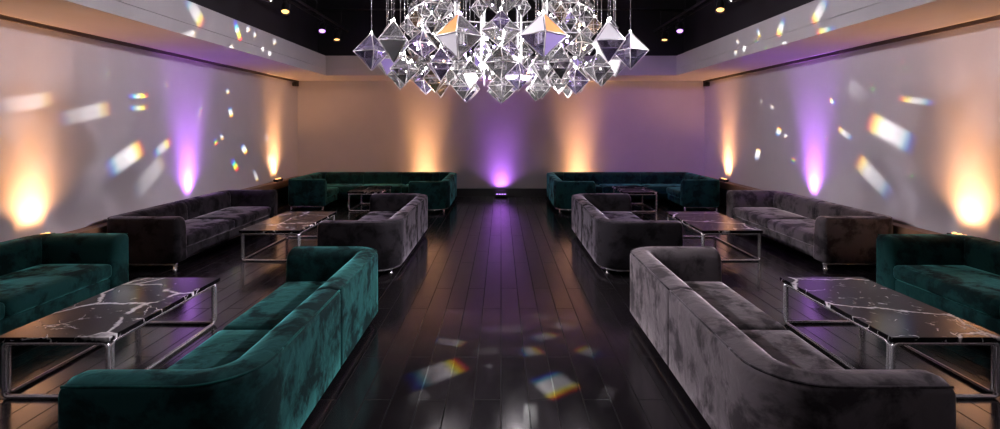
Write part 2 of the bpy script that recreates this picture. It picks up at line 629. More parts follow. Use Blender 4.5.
def sofa(label, fab, back_x, front_x, y0, y1, group, R0=0.36, R1=0.30, n_seat=2):
    """straight sofa with its back along the line x = back_x, seen from above in world axes"""
    sg = 1 if front_x > back_x else -1
    D, L = abs(front_x - back_x), y1 - y0
    root = thing('velvet_sofa', label, 'sofa', (back_x, y0, 0), 0, group)
    h = ST / 2
    P = lambda x, y: (sg * x, y)
    # two different corner radii: near end rounder
    def corner(b, d1, d2, rc):
        b, d1, d2 = Vector(b), Vector(d1), Vector(d2)
        cen = b + (d1 + d2) * rc
        a0, a1 = math.atan2(-d2.y, -d2.x), math.atan2(-d1.y, -d1.x)
        while a1 - a0 > PI: a1 -= 2 * PI
        while a1 - a0 < -PI: a1 += 2 * PI
        return arc(cen, rc, a0, a1, 12)
    pts = [P(D, h)] + corner(P(h, h), (sg, 0), (0, 1), R0 - h) + corner(P(h, L - h), (0, -1), (sg, 0), R1 - h) + [P(D, L - h)]
    path = Path(pts)
    # outer side: away from the seat. travel from the near arm tip towards the back, then far
    _, tg, nr = path.frame(0.1)
    flip = 1 if nr.y < 0 else -1
    c1 = (D - R0) + (R0 - h) * PI / 2 + 0.10
    c3 = path.len - ((D - R1) + (R1 - h) * PI / 2 + 0.10)
    mid = (c1 + c3) / 2
    cuts = [(0, c1, 'armrest', 0.07, 0), (c1, mid, 'backrest', 0, 0.035), (mid, c3, 'backrest', 0.035, 0), (c3, path.len, 'armrest', 0, 0.07)]
    xs = sorted((sg * (ST + 0.0), sg * (D - 0.015)))
    yy0, yy1 = ST + 0.005, L - ST - 0.005
    seats = []
    for k in range(n_seat):
        a = yy0 + (yy1 - yy0) * k / n_seat
        b = yy0 + (yy1 - yy0) * (k + 1) / n_seat
        seats.append((xs[0], xs[1], a + 0.004, b - 0.004, 0.265, 0.425, 0.05))
    xb = sorted((sg * (ST - 0.05), sg * (D - 0.05)))
    bases = [(xb[0], xb[1], ST - 0.03, L - ST + 0.03, Z0 + 0.005, 0.255)]
    feet = [P(D - 0.07, h - 0.06), P(D - 0.07, L - h + 0.06), P(0.15, 0.22), P(0.12, L - 0.2)]
    finish_sofa(root, path, cuts, seats, bases, fab, fab + '_pipe', feet, flip, None)
    return root


GS = 'velvet sofas flanking the lounge tables'
sofa('dark green velvet sofa along the aisle facing the left wall, closest to the camera', 'green', -1.25, -2.21, 2.55, 5.55, GS)
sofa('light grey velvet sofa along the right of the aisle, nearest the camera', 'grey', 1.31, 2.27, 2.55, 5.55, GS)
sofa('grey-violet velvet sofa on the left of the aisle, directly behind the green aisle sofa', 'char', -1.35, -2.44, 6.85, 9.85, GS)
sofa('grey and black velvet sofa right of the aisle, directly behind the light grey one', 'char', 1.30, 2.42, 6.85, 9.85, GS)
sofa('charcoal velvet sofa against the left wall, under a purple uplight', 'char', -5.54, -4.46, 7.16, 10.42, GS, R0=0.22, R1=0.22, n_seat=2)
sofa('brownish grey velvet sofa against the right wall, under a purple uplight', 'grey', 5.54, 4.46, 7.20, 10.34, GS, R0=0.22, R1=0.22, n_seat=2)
sofa('green velvet sofa against the left wall, cut off by the left edge of the photo', 'green', -5.52, -4.42, 3.15, 6.22, GS, R0=0.28, R1=0.22, n_seat=2)
sofa('green velvet sofa against the right wall, cut off by the right edge of the photo', 'green', 5.52, 4.42, 3.15, 6.17, GS, R0=0.28, R1=0.22, n_seat=2)


def sectional(label, sg, xo, xi, yo, yi, yb, group):
    """U-shaped sectional: outer wing at |x|=xo with its near end at yo, aisle wing at |x|=xi ending at yi, back at yb"""
    root = thing('sectional_sofa', label, 'sofa', (sg * xi, yi, 0), 0, group)
    h = ST / 2
    X = lambda a: sg * (a - xi)
    W0, W1 = xo - h, xi + h
    Y = lambda y: y - yi
    R = [0.20, 0.24, 0.30, 0.36]
    C = [(X(xo - 0.92), Y(yo + h)), (X(W0), Y(yo + h)), (X(W0), Y(yb - h)), (X(W1), Y(yb - h)), (X(W1), Y(yi + h)), (X(xi + 0.92), Y(yi + h))]
    pts = [C[0]]
    marks = []
    for i in range(1, 5):
        a, b, c = (Vector(C[k]) for k in (i - 1, i, i + 1))
        d1, d2 = (a - b).normalized(), (c - b).normalized()
        rc = R[i - 1] - h
        cen = b + (d1 + d2) * rc
        a0, a1 = math.atan2(-d2.y, -d2.x), math.atan2(-d1.y, -d1.x)
        while a1 - a0 > PI: a1 -= 2 * PI
        while a1 - a0 < -PI: a1 += 2 * PI
        pts += arc(cen, rc, a0, a1, 10)
        marks.append(len(pts) - 1)
    pts.append(C[5])
    path = Path(pts)
    _, tg, nr = path.frame(0.2)
    flip = 1 if nr.y < 0 else -1
    s = [path.s[k] + 0.08 for k in marks]
    e = 0
    span = (s[1] + 0.02, path.s[marks[2]] - 0.45)
    third = [span[0] + (span[1] - span[0]) * k / 3 for k in range(4)]
    cuts = [(0, s[0], 'armrest', 0.06, e), (s[0], span[0], 'backrest', e, 0.02),
            (third[0], third[1], 'backrest', 0.02, 0.02), (third[1], third[2], 'backrest', 0.02, 0.02), (third[2], third[3], 'backrest', 0.02, 0.02),
            (third[3], s[2] + 0.25, 'backrest', 0.02, e), (s[2] + 0.25, path.len - 0.0 - 1.25, 'backrest', e, e), (path.len - 1.25, path.len, 'armrest', e, 0.06)]
    def rect(xa, xb_, ya, yb_, z0, z1):
        p, q = sorted((X(xa), X(xb_)))
        return (p, q, Y(ya), Y(yb_), z0, z1)
    seats = []
    g = 0.004
    ym = yb - 0.98
    seats.append(rect(xo - ST, xo - 0.94, yo + ST, ym - g, 0.265, 0.42) + (0.045,))
    seats.append(rect(xi + ST, xi + 0.94, yi + ST, ym - g, 0.265, 0.42) + (0.045,))
    xa, xb2 = xo - ST, xi + ST
    for k in range(3):
        seats.append(rect(xa + (xb2 - xa) * k / 3 - g, xa + (xb2 - xa) * (k + 1) / 3 + g, ym, yb - ST, 0.265, 0.42) + (0.045,))
    bases = [rect(xo - ST + 0.04, xo - 0.90, yo + ST - 0.03, ym, Z0 + 0.005, 0.255), rect(xi + ST - 0.04, xi + 0.90, yi + ST - 0.03, ym, Z0 + 0.005, 0.255),
             rect(xo - ST + 0.04, xi + ST - 0.04, ym + 0.04, yb - ST + 0.04, Z0 + 0.004, 0.255)]
    feet = [(X(xo - 0.1), Y(yo + 0.1)), (X(xo - 0.86), Y(yo + 0.07)), (X(xi + 0.13), Y(yi + 0.2)), (X(xi + 0.86), Y(yi + 0.07)), (X(xo - 0.12), Y(yb - 0.12)), (X(xi + 0.14), Y(yb - 0.14))]
    finish_sofa(root, path, cuts, seats, bases, 'green', 'green_pipe', feet, flip, None)


sectional('long dark green U-shaped sofa at the back wall, left of the purple floor uplight', -1, 5.12, 1.20, 12.35, 11.85, 14.42, 'sectional sofas at the back wall')
sectional('long dark green U-shaped sofa at the back wall, right of the purple floor uplight', 1, 5.20, 1.24, 12.20, 11.85, 14.42, 'sectional sofas at the back wall')

# ------------------------------------------------------------------ coffee tables
M['marble_a'] = marble('black_marble_broad_vein', (3.1, 1.7, 0.2), 0.013)
M['marble_b'] = marble('black_marble_web_vein', (7.4, 4.2, 0.6))
M['marble_c'] = marble('black_marble_fine_vein', (12.3, 9.1, 1.1))


def table(label, x0, x1, y0, y1, mar):
    root = thing('coffee_table', label, 'table', ((x0 + x1) / 2, (y0 + y1) / 2, 0), 0, 'chrome and marble coffee tables')
    wx, wy = (x1 - x0) / 2, (y1 - y0) / 2
    top = boxbm(-wx, wx, -wy, wy, 0.425, 0.462, bevel=0.004)
    link('marble_top', top, M[mar], root)
    r = 0.0165
    ix, iy = wx - 0.035, wy - 0.035
    zt, zb, q = 0.425 - r, r, 0.035

    def loop(p0, p1):
        """upright rounded rectangle of tube between two plan points"""
        a, b = Vector((*p0, 0)), Vector((*p1, 0))
        d = (b - a).normalized()
        L = (b - a).length
        pts = []
        for cx_, cz, a0 in ((L - q, zb + q, -PI / 2), (L - q, zt - q, 0), (q, zt - q, PI / 2), (q, zb + q, PI)):
            for k in range(6):
                t = a0 + k / 5 * PI / 2
                v = a + d * (cx_ + q * math.cos(t))
                pts.append((v.x, v.y, cz + q * math.sin(t)))
        return pts
    e = 2 * r + 0.002
    for sy in (-1, 1):
        link('end_frame', tube(bmesh.new(), loop((-ix, sy * iy), (ix, sy * iy)), r, 10, True), M['chrome'], root, True)
    for sx in (-1, 1):
        link('side_frame', tube(bmesh.new(), loop((sx * (ix + 0.003), -iy + e), (sx * (ix + 0.003), iy - e)), r, 10, True), M['chrome'], root, True)


table('black marble table with a broad white vein, before the green sofa on the left wall', -3.68, -2.85, 3.78, 5.28, 'marble_a')
table('black marble table with thin crossing veins, before the green sofa on the right wall', 2.84, 3.68, 3.78, 5.30, 'marble_b')
table('chrome and dark marble table before the charcoal sofa on the left wall', -3.86, -2.96, 7.65, 9.35, 'marble_c')
table('chrome and dark marble table before the brownish grey sofa on the right wall', 2.96, 3.86, 7.65, 9.35, 'marble_b')
table('small looking chrome table inside the left U-shaped green sofa at the back', -3.60, -2.80, 12.15, 13.35, 'marble_c')
table('small looking chrome table inside the right U-shaped green sofa at the back', 2.85, 3.65, 12.05, 13.35, 'marble_a')

# ------------------------------------------------------------------ uplights


def washer(p, wall, lat, color, power, spread, fan):
    """wall-washer optics: the beam grows stronger towards the steeper angles, so the wall is lit evenly up its height"""
    o = lamp('uplight_beam', 'SPOT', p, color, power, p + Vector((0, 0, 1)), math.radians(80), 0.0, 0.07)
    d = o.data
    d.use_nodes = True
    nt = d.node_tree
    em = nt.nodes['Emission']
    geo = N(nt, 'ShaderNodeNewGeometry')

    def dot(v):
        n = N(nt, 'ShaderNodeVectorMath', operation='DOT_PRODUCT')
        nt.links.new(geo.outputs['Incoming'], n.inputs[0])
        n.inputs[1].default_value = v
        return n.outputs['Value']

    def m(op, a, b):
        n = N(nt, 'ShaderNodeMath', operation=op)
        for k, x in enumerate((a, b)):
            if isinstance(x, (int, float)):
                n.inputs[k].default_value = x
            else:
                nt.links.new(x, n.inputs[k])
        return n.outputs[0]
    up = dot((0, 0, 1))
    tw = m('MAXIMUM', m('DIVIDE', dot(wall), up), 0.042)
    tl = m('ABSOLUTE', m('SUBTRACT', m('DIVIDE', dot(lat), up), fan), 0)
    mr = N(nt, 'ShaderNodeMapRange', interpolation_type='SMOOTHSTEP')
    nt.links.new(tl, mr.inputs['Value'])
    mr.inputs['From Min'].default_value = spread * 0.35
    mr.inputs['From Max'].default_value = spread
    mr.inputs['To Min'].default_value = 1.0
    mr.inputs['To Max'].default_value = 0.0
    k = m('POWER', m('DIVIDE', tw, 0.1), -1.95)
    top = N(nt, 'ShaderNodeMapRange', interpolation_type='SMOOTHSTEP')
    nt.links.new(m('DIVIDE', dot(wall), up), top.inputs['Value'])
    top.inputs['From Min'].default_value = 0.0
    top.inputs['From Max'].default_value = 0.048
    nt.links.new(m('MULTIPLY', m('MULTIPLY', mr.outputs['Result'], k), top.outputs['Result']), em.inputs['Strength'])


def uplight(label, x, y, z, side, color, power, spread=0.22, bar=0.15, spill=70.0):
    """side: the wall it washes, as a unit vector in plan"""
    sx, sy = side
    root = thing('uplight', label, 'uplight', (x, y, z), math.atan2(-sx, sy) if True else 0, 'uplights washing the walls')
    body = boxbm(-0.17, 0.17, -0.055, 0.055, 0.015, 0.065, bevel=0.010)
    link('housing', body, M['blackmetal'], root)
    for fx in (-0.12, 0.12):
        link('foot', boxbm(fx - 0.025, fx + 0.025, -0.05, 0.05, 0.0, 0.018), M['black'], root)
    for fx in (-0.11, -0.037, 0.037, 0.11):
        link('lens', lathe(bmesh.new(), [(0.028, 0), (0.028, 0.006), (0.018, 0.014), (0, 0.017)], 14, Matrix.Translation((fx, 0, 0.064))), M['lens_orange' if color is ORANGE else 'lens_purple'], root, True)
    L = Vector((x + sx * 0.05, y + sy * 0.05, z + 0.10))
    lat = Vector((abs(sy), abs(sx), 0))
    for k in (-1, -0.5, 0, 0.5, 1):
        washer(L + lat * bar * k, Vector((sx, sy, 0)), lat, color, power / 5, spread, 0.05 * k)
    lamp('uplight_spill', 'SPOT', L - Vector((sx, sy, 0)) * 0.09, color, spill * (1.7 if color is ORANGE else 1.2), L + Vector((-sx * 0.12, -sy * 0.12, 1)), math.radians(125), 1.0, 0.08)


UO, UP = 500, 460
for sx, side in ((-1, 'left'), (1, 'right')):
    xl = sx * (HX - 0.115)
    uplight('orange uplight on the %s wall ledge, nearest the camera' % side, xl, 6.35, LZ, (sx, 0), ORANGE, UO * 0.85, 0.36)
    uplight('purple uplight on the %s wall ledge behind the wall sofa' % side, xl, 9.55, LZ, (sx, 0), PURPLE, UP * 1.25, 0.50, 0.08)
    uplight('orange uplight on the %s wall ledge near the back corner' % side, xl, 13.15, LZ, (sx, 0), ORANGE, UO * 1.2, 0.42, 0.13)
uplight('orange uplight at the back wall behind the left U-shaped sofa', -2.14, YB - 0.13, 0.0, (0, 1), ORANGE, UO * 2.0, 0.36, 0.14)
uplight('orange uplight at the back wall behind the right U-shaped sofa', 2.18, YB - 0.13, 0.0, (0, 1), ORANGE, UO * 2.0, 0.36, 0.14)
uplight('purple uplight on the floor at the middle of the back wall', 0.0, YB - 0.13, 0.02, (0, 1), PURPLE, UP * 0.6, 0.48, 0.12)

# ------------------------------------------------------------------ ceiling tracks and spotlights
TZ = 4.36
for sx, side in ((-1, 'left'), (1, 'right')):
    tr = thing('lighting_track', 'black double lighting track under the %s side of the ceiling' % side, 'lighting track', (sx * 3.9, 0, TZ), 0, 'lighting tracks')
    for k in (-0.09, 0.09):
        link('rail', tube(bmesh.new(), [(k, YF + 0.4, 0), (k, 12.95, 0)], 0.024, 10), M['blackmetal'], tr, True)
    for y in (-1, 1.5, 4, 6.5, 9, 11, 12.7):
        link('cross_bar', tube(bmesh.new(), [(-0.09, y, 0), (0.09, y, 0)], 0.014, 8), M['blackmetal'], tr, True)
        link('hanger', tube(bmesh.new(), [(0, y, 0), (0, y, ZC - TZ)], 0.010, 8), M['blackmetal'], tr, True)


def track_spot(label, x, y, aim, lens, color, power, size, blend=0.7, parts=True):
    root = thing('track_spotlight', label, 'spotlight', (x, y, TZ), 0, 'spotlights on the ceiling tracks')
    link('clamp', boxbm(-0.04, 0.04, -0.05, 0.05, -0.05, 0.035, bevel=0.008), M['blackmetal'], root)
    pivot = Vector((0, 0, -0.22))
    d = (Vector(aim) - (Vector((x, y, TZ)) + pivot)).normalized()
    rot = d.to_track_quat('Z', 'Y').to_matrix().to_4x4()
    sidev = Vector((-d.y, d.x, 0)).normalized()
    yoke = bmesh.new()
    tube(yoke, [pivot + sidev * 0.085, pivot + sidev * 0.085 + Vector((0, 0, 0.11)), Vector((0, 0, -0.09)) , Vector((0, 0, -0.09)) - sidev * 0.001 , pivot - sidev * 0.085 + Vector((0, 0, 0.11)), pivot - sidev * 0.085], 0.009, 8)
    link('yoke', yoke, M['blackmetal'], root, True)
    stem = tube(bmesh.new(), [(0, 0, -0.04), (0, 0, -0.10)], 0.012, 8)
    link('stem', stem, M['blackmetal'], root, True)
    mt = Matrix.Translation(pivot) @ rot
    link('lamp_head', lathe(bmesh.new(), [(0.035, -0.13), (0.05, -0.12), (0.07, -0.02), (0.078, 0.10), (0.085, 0.12), (0.076, 0.12), (0.068, 0.085)], 20, mt), M['blackmetal'], root, True)
    link('lens', lathe(bmesh.new(), [(0.066, 0.088), (0.05, 0.098), (0.025, 0.105), (0, 0.107)], 20, mt), M[lens], root, True)
    src = Vector((x, y, TZ)) + pivot + d * 0.14
    lamp('track_beam', 'SPOT', src, color, power, aim, math.radians(size), blend, 0.06)


COOL = (0.98, 0.88, 1.0)
KT = 1.05
track_spot('amber track spotlight, the nearest one seen on the left track', -3.9, 9.4, (-3.0, 7.2, 0.4), 'lens_orange', (1.0, 0.6, 0.35), 90, 50)
track_spot('violet track spotlight, the middle one seen on the left track', -3.9, 11.35, (-3.1, 8.6, 0.4), 'lens_purple', (0.7, 0.5, 1.0), 220, 46)
track_spot('small amber track spotlight at the far end of the left track', -3.9, 12.35, (-3.4, 11.0, 0.4), 'lens_orange', ORANGE, 60, 50)
track_spot('amber track spotlight, the nearest one seen on the right track', 3.9, 9.25, (3.0, 7.2, 0.4), 'lens_orange', (1.0, 0.6, 0.35), 90, 50)
track_spot('violet track spotlight, the middle one seen on the right track', 3.9, 11.35, (3.1, 8.6, 0.4), 'lens_purple', PURPLE, 260, 46)
track_spot('small amber track spotlight at the far end of the right track', 3.9, 12.4, (3.4, 11.0, 0.4), 'lens_orange', ORANGE, 60, 50)
for sx, side, other in ((-1, 'left', 'right'), (1, 'right', 'left')):  # unseen lamps added to brighten the side walls
    for y, ya, what, pw in ((5.0, 3.2, 'by the near tables', 520), (7.0, 6.2, 'behind the near tables', 480), (8.6, 9.2, 'by the middle tables', 440)):
        track_spot('added white fill spotlight on the %s track %s, turned to the %s wall' % (side, what, other), sx * 3.9, y, (-sx * 5.7, ya, 1.7), 'lens_white', COOL, pw * KT, 80, 1.0)

for sx, side, other in ((-1, 'left', 'right'), (1, 'right', 'left')):  # unseen lamps added to light the aisle faces of the sofas
    for y, ya, what in ((5.6, 4.0, 'near'), (8.0, 8.3, 'second')):
        track_spot('added white fill spotlight on the %s track aimed at the %s aisle sofa on the %s' % (side, what, other), sx * 3.9, y, (-sx * 1.4, ya, 0.4), 'lens_white', COOL, 760, 42, 0.9)

track_spot('amber wash spotlight on the right track turned to the back left corner', 3.9, 6.4, (-4.6, 14.7, 1.5), 'lens_orange', ORANGE, 750, 28, 1.0)
track_spot('violet wash spotlight on the left track turned to the back right corner', -3.9, 6.4, (4.8, 14.7, 1.5), 'lens_purple', PURPLE, 1000, 28, 1.0)
for sx, side in ((-1, 'left'), (1, 'right')):  # unseen fill lamps added behind the camera
    track_spot('added dim white fill spotlight at the near end of the %s track' % side, sx * 3.9, -0.6, (sx * 1.8, 4.0, 0.4), 'lens_white', COOL, 90, 60, 1.0)
for sx, side in ((-1, 'left'), (1, 'right')):  # unseen lamps added to brighten the front crystals
    track_spot('added white accent spotlight on the %s track aimed at the chandelier' % side, sx * 3.9, 3.9, (sx * 0.3, 4.7, 2.82), 'lens_white', COOL, 800, 28, 0.9)

# ------------------------------------------------------------------ chandelier
CX, CY = 0.0, 6.0
ch = thing('crystal_chandelier', 'large tiered chandelier of faceted glass crystals hanging over the aisle', 'chandelier', (CX, CY, ZC))
rng = random.Random(5)


def crystal_bm(hw, hu, hd, sides=4, rot=0.0, chamfer=0.0):
    """bipyramid with a narrow bevelled girdle"""
    bm = bmesh.new()
    ring = [bm.verts.new((hw * math.cos(rot + 2 * PI * j / sides), hw * math.sin(rot + 2 * PI * j / sides), 0)) for j in range(sides)]
    t, b = bm.verts.new((0, 0, hu)), bm.verts.new((0, 0, -hd))
    for j in range(sides):
        bm.faces.new((ring[j], ring[(j + 1) % sides], t))
        bm.faces.new((ring[(j + 1) % sides], ring[j], b))
    bmesh.ops.bevel(bm, geom=bm.edges[:], offset=hw * 0.045, segments=1, profile=0.5, affect='EDGES')
    return bm


def setting_bm(hw, hu, hd, sides, rot, r):
    bm = bmesh.new()
    k = 1.01
    P = [Vector((k * hw * math.cos(rot + 2 * PI * j / sides), k * hw * math.sin(rot + 2 * PI * j / sides), 0)) for j in range(sides)]
    t, b = Vector((0, 0, hu * k)), Vector((0, 0, -hd * k))
    for j in range(sides):
        tube(bm, [P[j], P[(j + 1) % sides]], r, 5)
        tube(bm, [P[j], t], r, 5)
        tube(bm, [P[j], b], r, 5)
    return bm


def crystal(x, y, z, hw, hh, mat, rot=0.0, sides=4, frame=True):
    c = link('crystal', crystal_bm(hw, hh, hh, sides, rot), M[mat], ch, loc=(x, y, z - ZC))
    if frame:
        link('silver_edging', setting_bm(hw, hh, hh, sides, rot, max(0.0022, hw * 0.022)), M['silver'], c, True)
    link('hanging_wire', tube(bmesh.new(), [(0, 0, hh), (0, 0, ZC - z - 0.05)], 0.0035, 6), M['steel'], c, True)
    link('added_glint', lathe(bmesh.new(), [(0, -0.009), (0.007, -0.006), (0.0095, 0), (0.007, 0.006), (0, 0.009)], 8, Matrix.Translation((0, 0, hh + 0.006))), M['sparkle_bulb'], c, True)  # glowing dot added at the crystal's tip to give a glint
    return c


def paint_reflections(c):
    """a few facets are painted silver, amber or lilac to stand for reflections"""
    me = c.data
    for nm in ('silver_reflection', 'amber_reflection', 'lilac_reflection'):
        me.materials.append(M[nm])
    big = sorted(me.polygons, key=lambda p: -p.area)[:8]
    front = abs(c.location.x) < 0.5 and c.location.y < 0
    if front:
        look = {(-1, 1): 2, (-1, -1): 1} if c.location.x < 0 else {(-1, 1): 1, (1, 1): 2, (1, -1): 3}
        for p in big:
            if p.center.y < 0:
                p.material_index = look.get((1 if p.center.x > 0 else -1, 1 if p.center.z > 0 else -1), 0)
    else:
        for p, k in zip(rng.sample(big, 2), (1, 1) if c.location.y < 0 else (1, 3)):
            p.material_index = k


def pick(seq):
    return seq[rng.randrange(len(seq))]


def tier(n, r, z, hw, hh, off=0.0, mats=('clear', 'clear', 'mirror', 'lilac'), zj=0.0, sides=4, turn=0.0, painted=False):
    for k in range(n):
        a = off + 2 * PI * k / n - PI / 2
        turned = -PI / 2 if painted and abs(math.cos(a)) < 0.4 else a + turn + rng.uniform(-0.12, 0.12)
        big_one = 1.12 if painted and abs(math.cos(a)) < 0.4 and math.sin(a) < 0 else 1.0
        c = crystal(r * math.cos(a), r * math.sin(a), z + rng.uniform(-zj, zj), hw * big_one, hh, pick(mats), turned, sides)
        if painted:
            paint_reflections(c)


tier(12, 1.45, 2.80, 0.19, 0.205, PI / 12, ('clear', 'clear', 'lilac'), 0.015, painted=True)      # big outer ring
tier(12, 1.16, 2.60, 0.155, 0.165, 0.0, ('clear', 'clear', 'lilac'), 0.02)
tier(11, 0.86, 2.50, 0.15, 0.15, 0.2, ('clear', 'clear', 'lilac', 'amber'), 0.02)
tier(6, 0.48, 2.43, 0.145, 0.145, 0.0, ('clear', 'lilac'), 0.01)
tier(1, 0.0, 2.40, 0.16, 0.15, 0.0, ('clear',))
for i, z in enumerate((3.24, 2.94, 2.65)):
    tier(8, 0.90 if i < 2 else 0.62, z, 0.205 if i < 2 else 0.17, 0.17, (i % 2) * PI / 8 * 0, ('clear', 'mirror', 'clear', 'lilac'), 0.0)
tier(16, 1.06, 3.12, 0.085, 0.10, PI / 16, ('clear', 'amber', 'clear'), 0.02)
tier(12, 1.30, 2.98, 0.085, 0.10, 0.0, ('clear', 'clear', 'lilac'), 0.03)
tier(5, 0.25, 2.85, 0.12, 0.14, 0.3, ('clear', 'lilac'), 0.05)

# rings and their little bead crystals
for rr, zz in ((1.04, 3.26), (0.86, 3.36)):
    link('support_ring', tube(bmesh.new(), [(rr * math.cos(2 * PI * k / 64), rr * math.sin(2 * PI * k / 64), zz - ZC) for k in range(64)], 0.008, 8, True), M['silver'], ch, True)
bb = bmesh.new()
for rr, zz, n in ((1.04, 3.22, 60), (1.04, 3.31, 60), (0.86, 3.32, 48), (0.5, 2.62, 24), (0.95, 2.72, 40)):
    for k in range(n):
        a = 2 * PI * k / n
        c = Vector((rr * math.cos(a), rr * math.sin(a), zz - ZC))
        s = 0.021 + 0.010 * rng.random()
        vs = [bb.verts.new(c + Vector(p) * s) for p in ((1, 0, 0), (0, 1, 0), (-1, 0, 0), (0, -1, 0), (0, 0, 1.3), (0, 0, -1.3))]
        for j in range(4):
            bb.faces.new((vs[j], vs[(j + 1) % 4], vs[4]))
            bb.faces.new((vs[(j + 1) % 4], vs[j], vs[5]))
beads = link('crystal_beads', bb, M['clear'], ch)
beads['kind'] = 'stuff'
# bright rods in the core, bulbs added for sparkle and coloured glints, canopy plate
for k in range(8):
    a = 2 * PI * k / 8 + PI / 8
    rx, ry = 0.55 * math.cos(a), 0.55 * math.sin(a)
    rod = link('core_rod', tube(bmesh.new(), [(rx, ry, 2.5 - ZC), (rx, ry, -0.05)], 0.009, 8), M['silver'], ch, True)
    link('light_rod', tube(bmesh.new(), [(rx, ry, 2.52 - ZC), (rx, ry, 3.5 - ZC)], 0.010, 8), M['rod'], rod, True)
for a in (0.4, 2.5, 4.6):
    lamp('chandelier_core_glow', 'POINT', (CX + 0.28 * math.cos(a), CY + 0.28 * math.sin(a), 2.80), (1.0, 0.93, 0.95), 36, radius=0.05)
for r0, n, zz in ((0.42, 8, 2.98), (0.95, 14, 2.86), (0.70, 12, 2.62), (0.3, 6, 2.58), (1.25, 20, 2.80), (0.9, 14, 3.12), (1.1, 18, 2.68)):
    for k in range(n):
        a = 2 * PI * k / n + 0.21
        link('sparkle_bulb', lathe(bmesh.new(), [(0, -0.014), (0.008, -0.011), (0.012, 0), (0.008, 0.011), (0, 0.014)], 10, Matrix.Translation((r0 * math.cos(a), r0 * math.sin(a), zz - ZC))), M[('sparkle_bulb', 'sparkle_bulb', 'lilac_glint', 'sparkle_bulb', 'sparkle_bulb', 'lilac_glint', 'amber_glint')[k % 7]], ch, True)
link('ceiling_plate', lathe(bmesh.new(), [(1.55, -0.06), (1.6, -0.05), (1.6, -0.01), (1.5, 0.0)], 48), M['chrome'], ch, True)

# ------------------------------------------------------------------ light the crystals throw on walls, fascia and floor


def prism(src, tgt, end, wpt, power, color=(1, 1, 1), split=0.16, soft=0.5, tail=0.12):
    """a narrow beam refracted by a crystal: a soft rectangle of light, red at its head and blue at its tail.
    tgt = centre, end = head, wpt = a point half a width aside, all on the lit surface"""
    src, tgt, end, wpt = (Vector(v) for v in (src, tgt, end, wpt))
    aim = (tgt - src).normalized()

    def tan_of(p):
        d = p - src
        k = d.dot(aim)
        return (d - aim * k) / k
    e = tan_of(end)
    Lh = e.length
    right = e / Lh
    up = aim.cross(right)
    Wh = max(abs(tan_of(wpt).dot(up)), 0.004)
    o = lamp('prism_beam', 'SPOT', src, (1, 1, 1), power, tgt, 2 * math.atan(1.45 * math.hypot(Lh, Wh)), 0.0, 0.004)
    d = o.data
    d.use_nodes = True
    nt = d.node_tree
    em = nt.nodes['Emission']
    geo = N(nt, 'ShaderNodeNewGeometry')

    def dot(v):
        n = N(nt, 'ShaderNodeVectorMath', operation='DOT_PRODUCT')
        nt.links.new(geo.outputs['Incoming'], n.inputs[0])
        n.inputs[1].default_value = v
        return n.outputs['Value']

    def math_(op, a, b=None, c=None):
        n = N(nt, 'ShaderNodeMath', operation=op)
        for k, x in enumerate((a, b, c)):
            if x is None:
                continue
            if isinstance(x, (int, float)):
                n.inputs[k].default_value = x
            else:
                nt.links.new(x, n.inputs[k])
        return n.outputs[0]
    da = dot(aim)
    u = math_('DIVIDE', math_('DIVIDE', dot(right), da), Lh)
    v = math_('DIVIDE', math_('DIVIDE', dot(up), da), Wh)

    def edge(x, s):
        n = N(nt, 'ShaderNodeMapRange', interpolation_type='SMOOTHSTEP')
        nt.links.new(math_('ABSOLUTE', x), n.inputs['Value'])
        n.inputs['From Min'].default_value = 1.0 - s
        n.inputs['From Max'].default_value = 1.0
        n.inputs['To Min'].default_value = 1.0
        n.inputs['To Max'].default_value = 0.0
        return n.outputs['Result']
    mv = edge(v, soft)
    fall = math_('MULTIPLY_ADD', u, (1 - tail) / 2, (1 + tail) / 2)
    base = math_('MULTIPLY', mv, fall)
    cc = N(nt, 'ShaderNodeCombineColor')
    for k, off in enumerate((split, split * 0.25, -split)):
        m = edge(math_('DIVIDE', math_('SUBTRACT', u, off), 1 - split), soft)
        nt.links.new(math_('MULTIPLY', math_('MULTIPLY', m, base), color[k]), cc.inputs[k])
    nt.links.new(cc.outputs['Color'], em.inputs['Color'])
    em.inputs['Strength'].default_value = 1.0


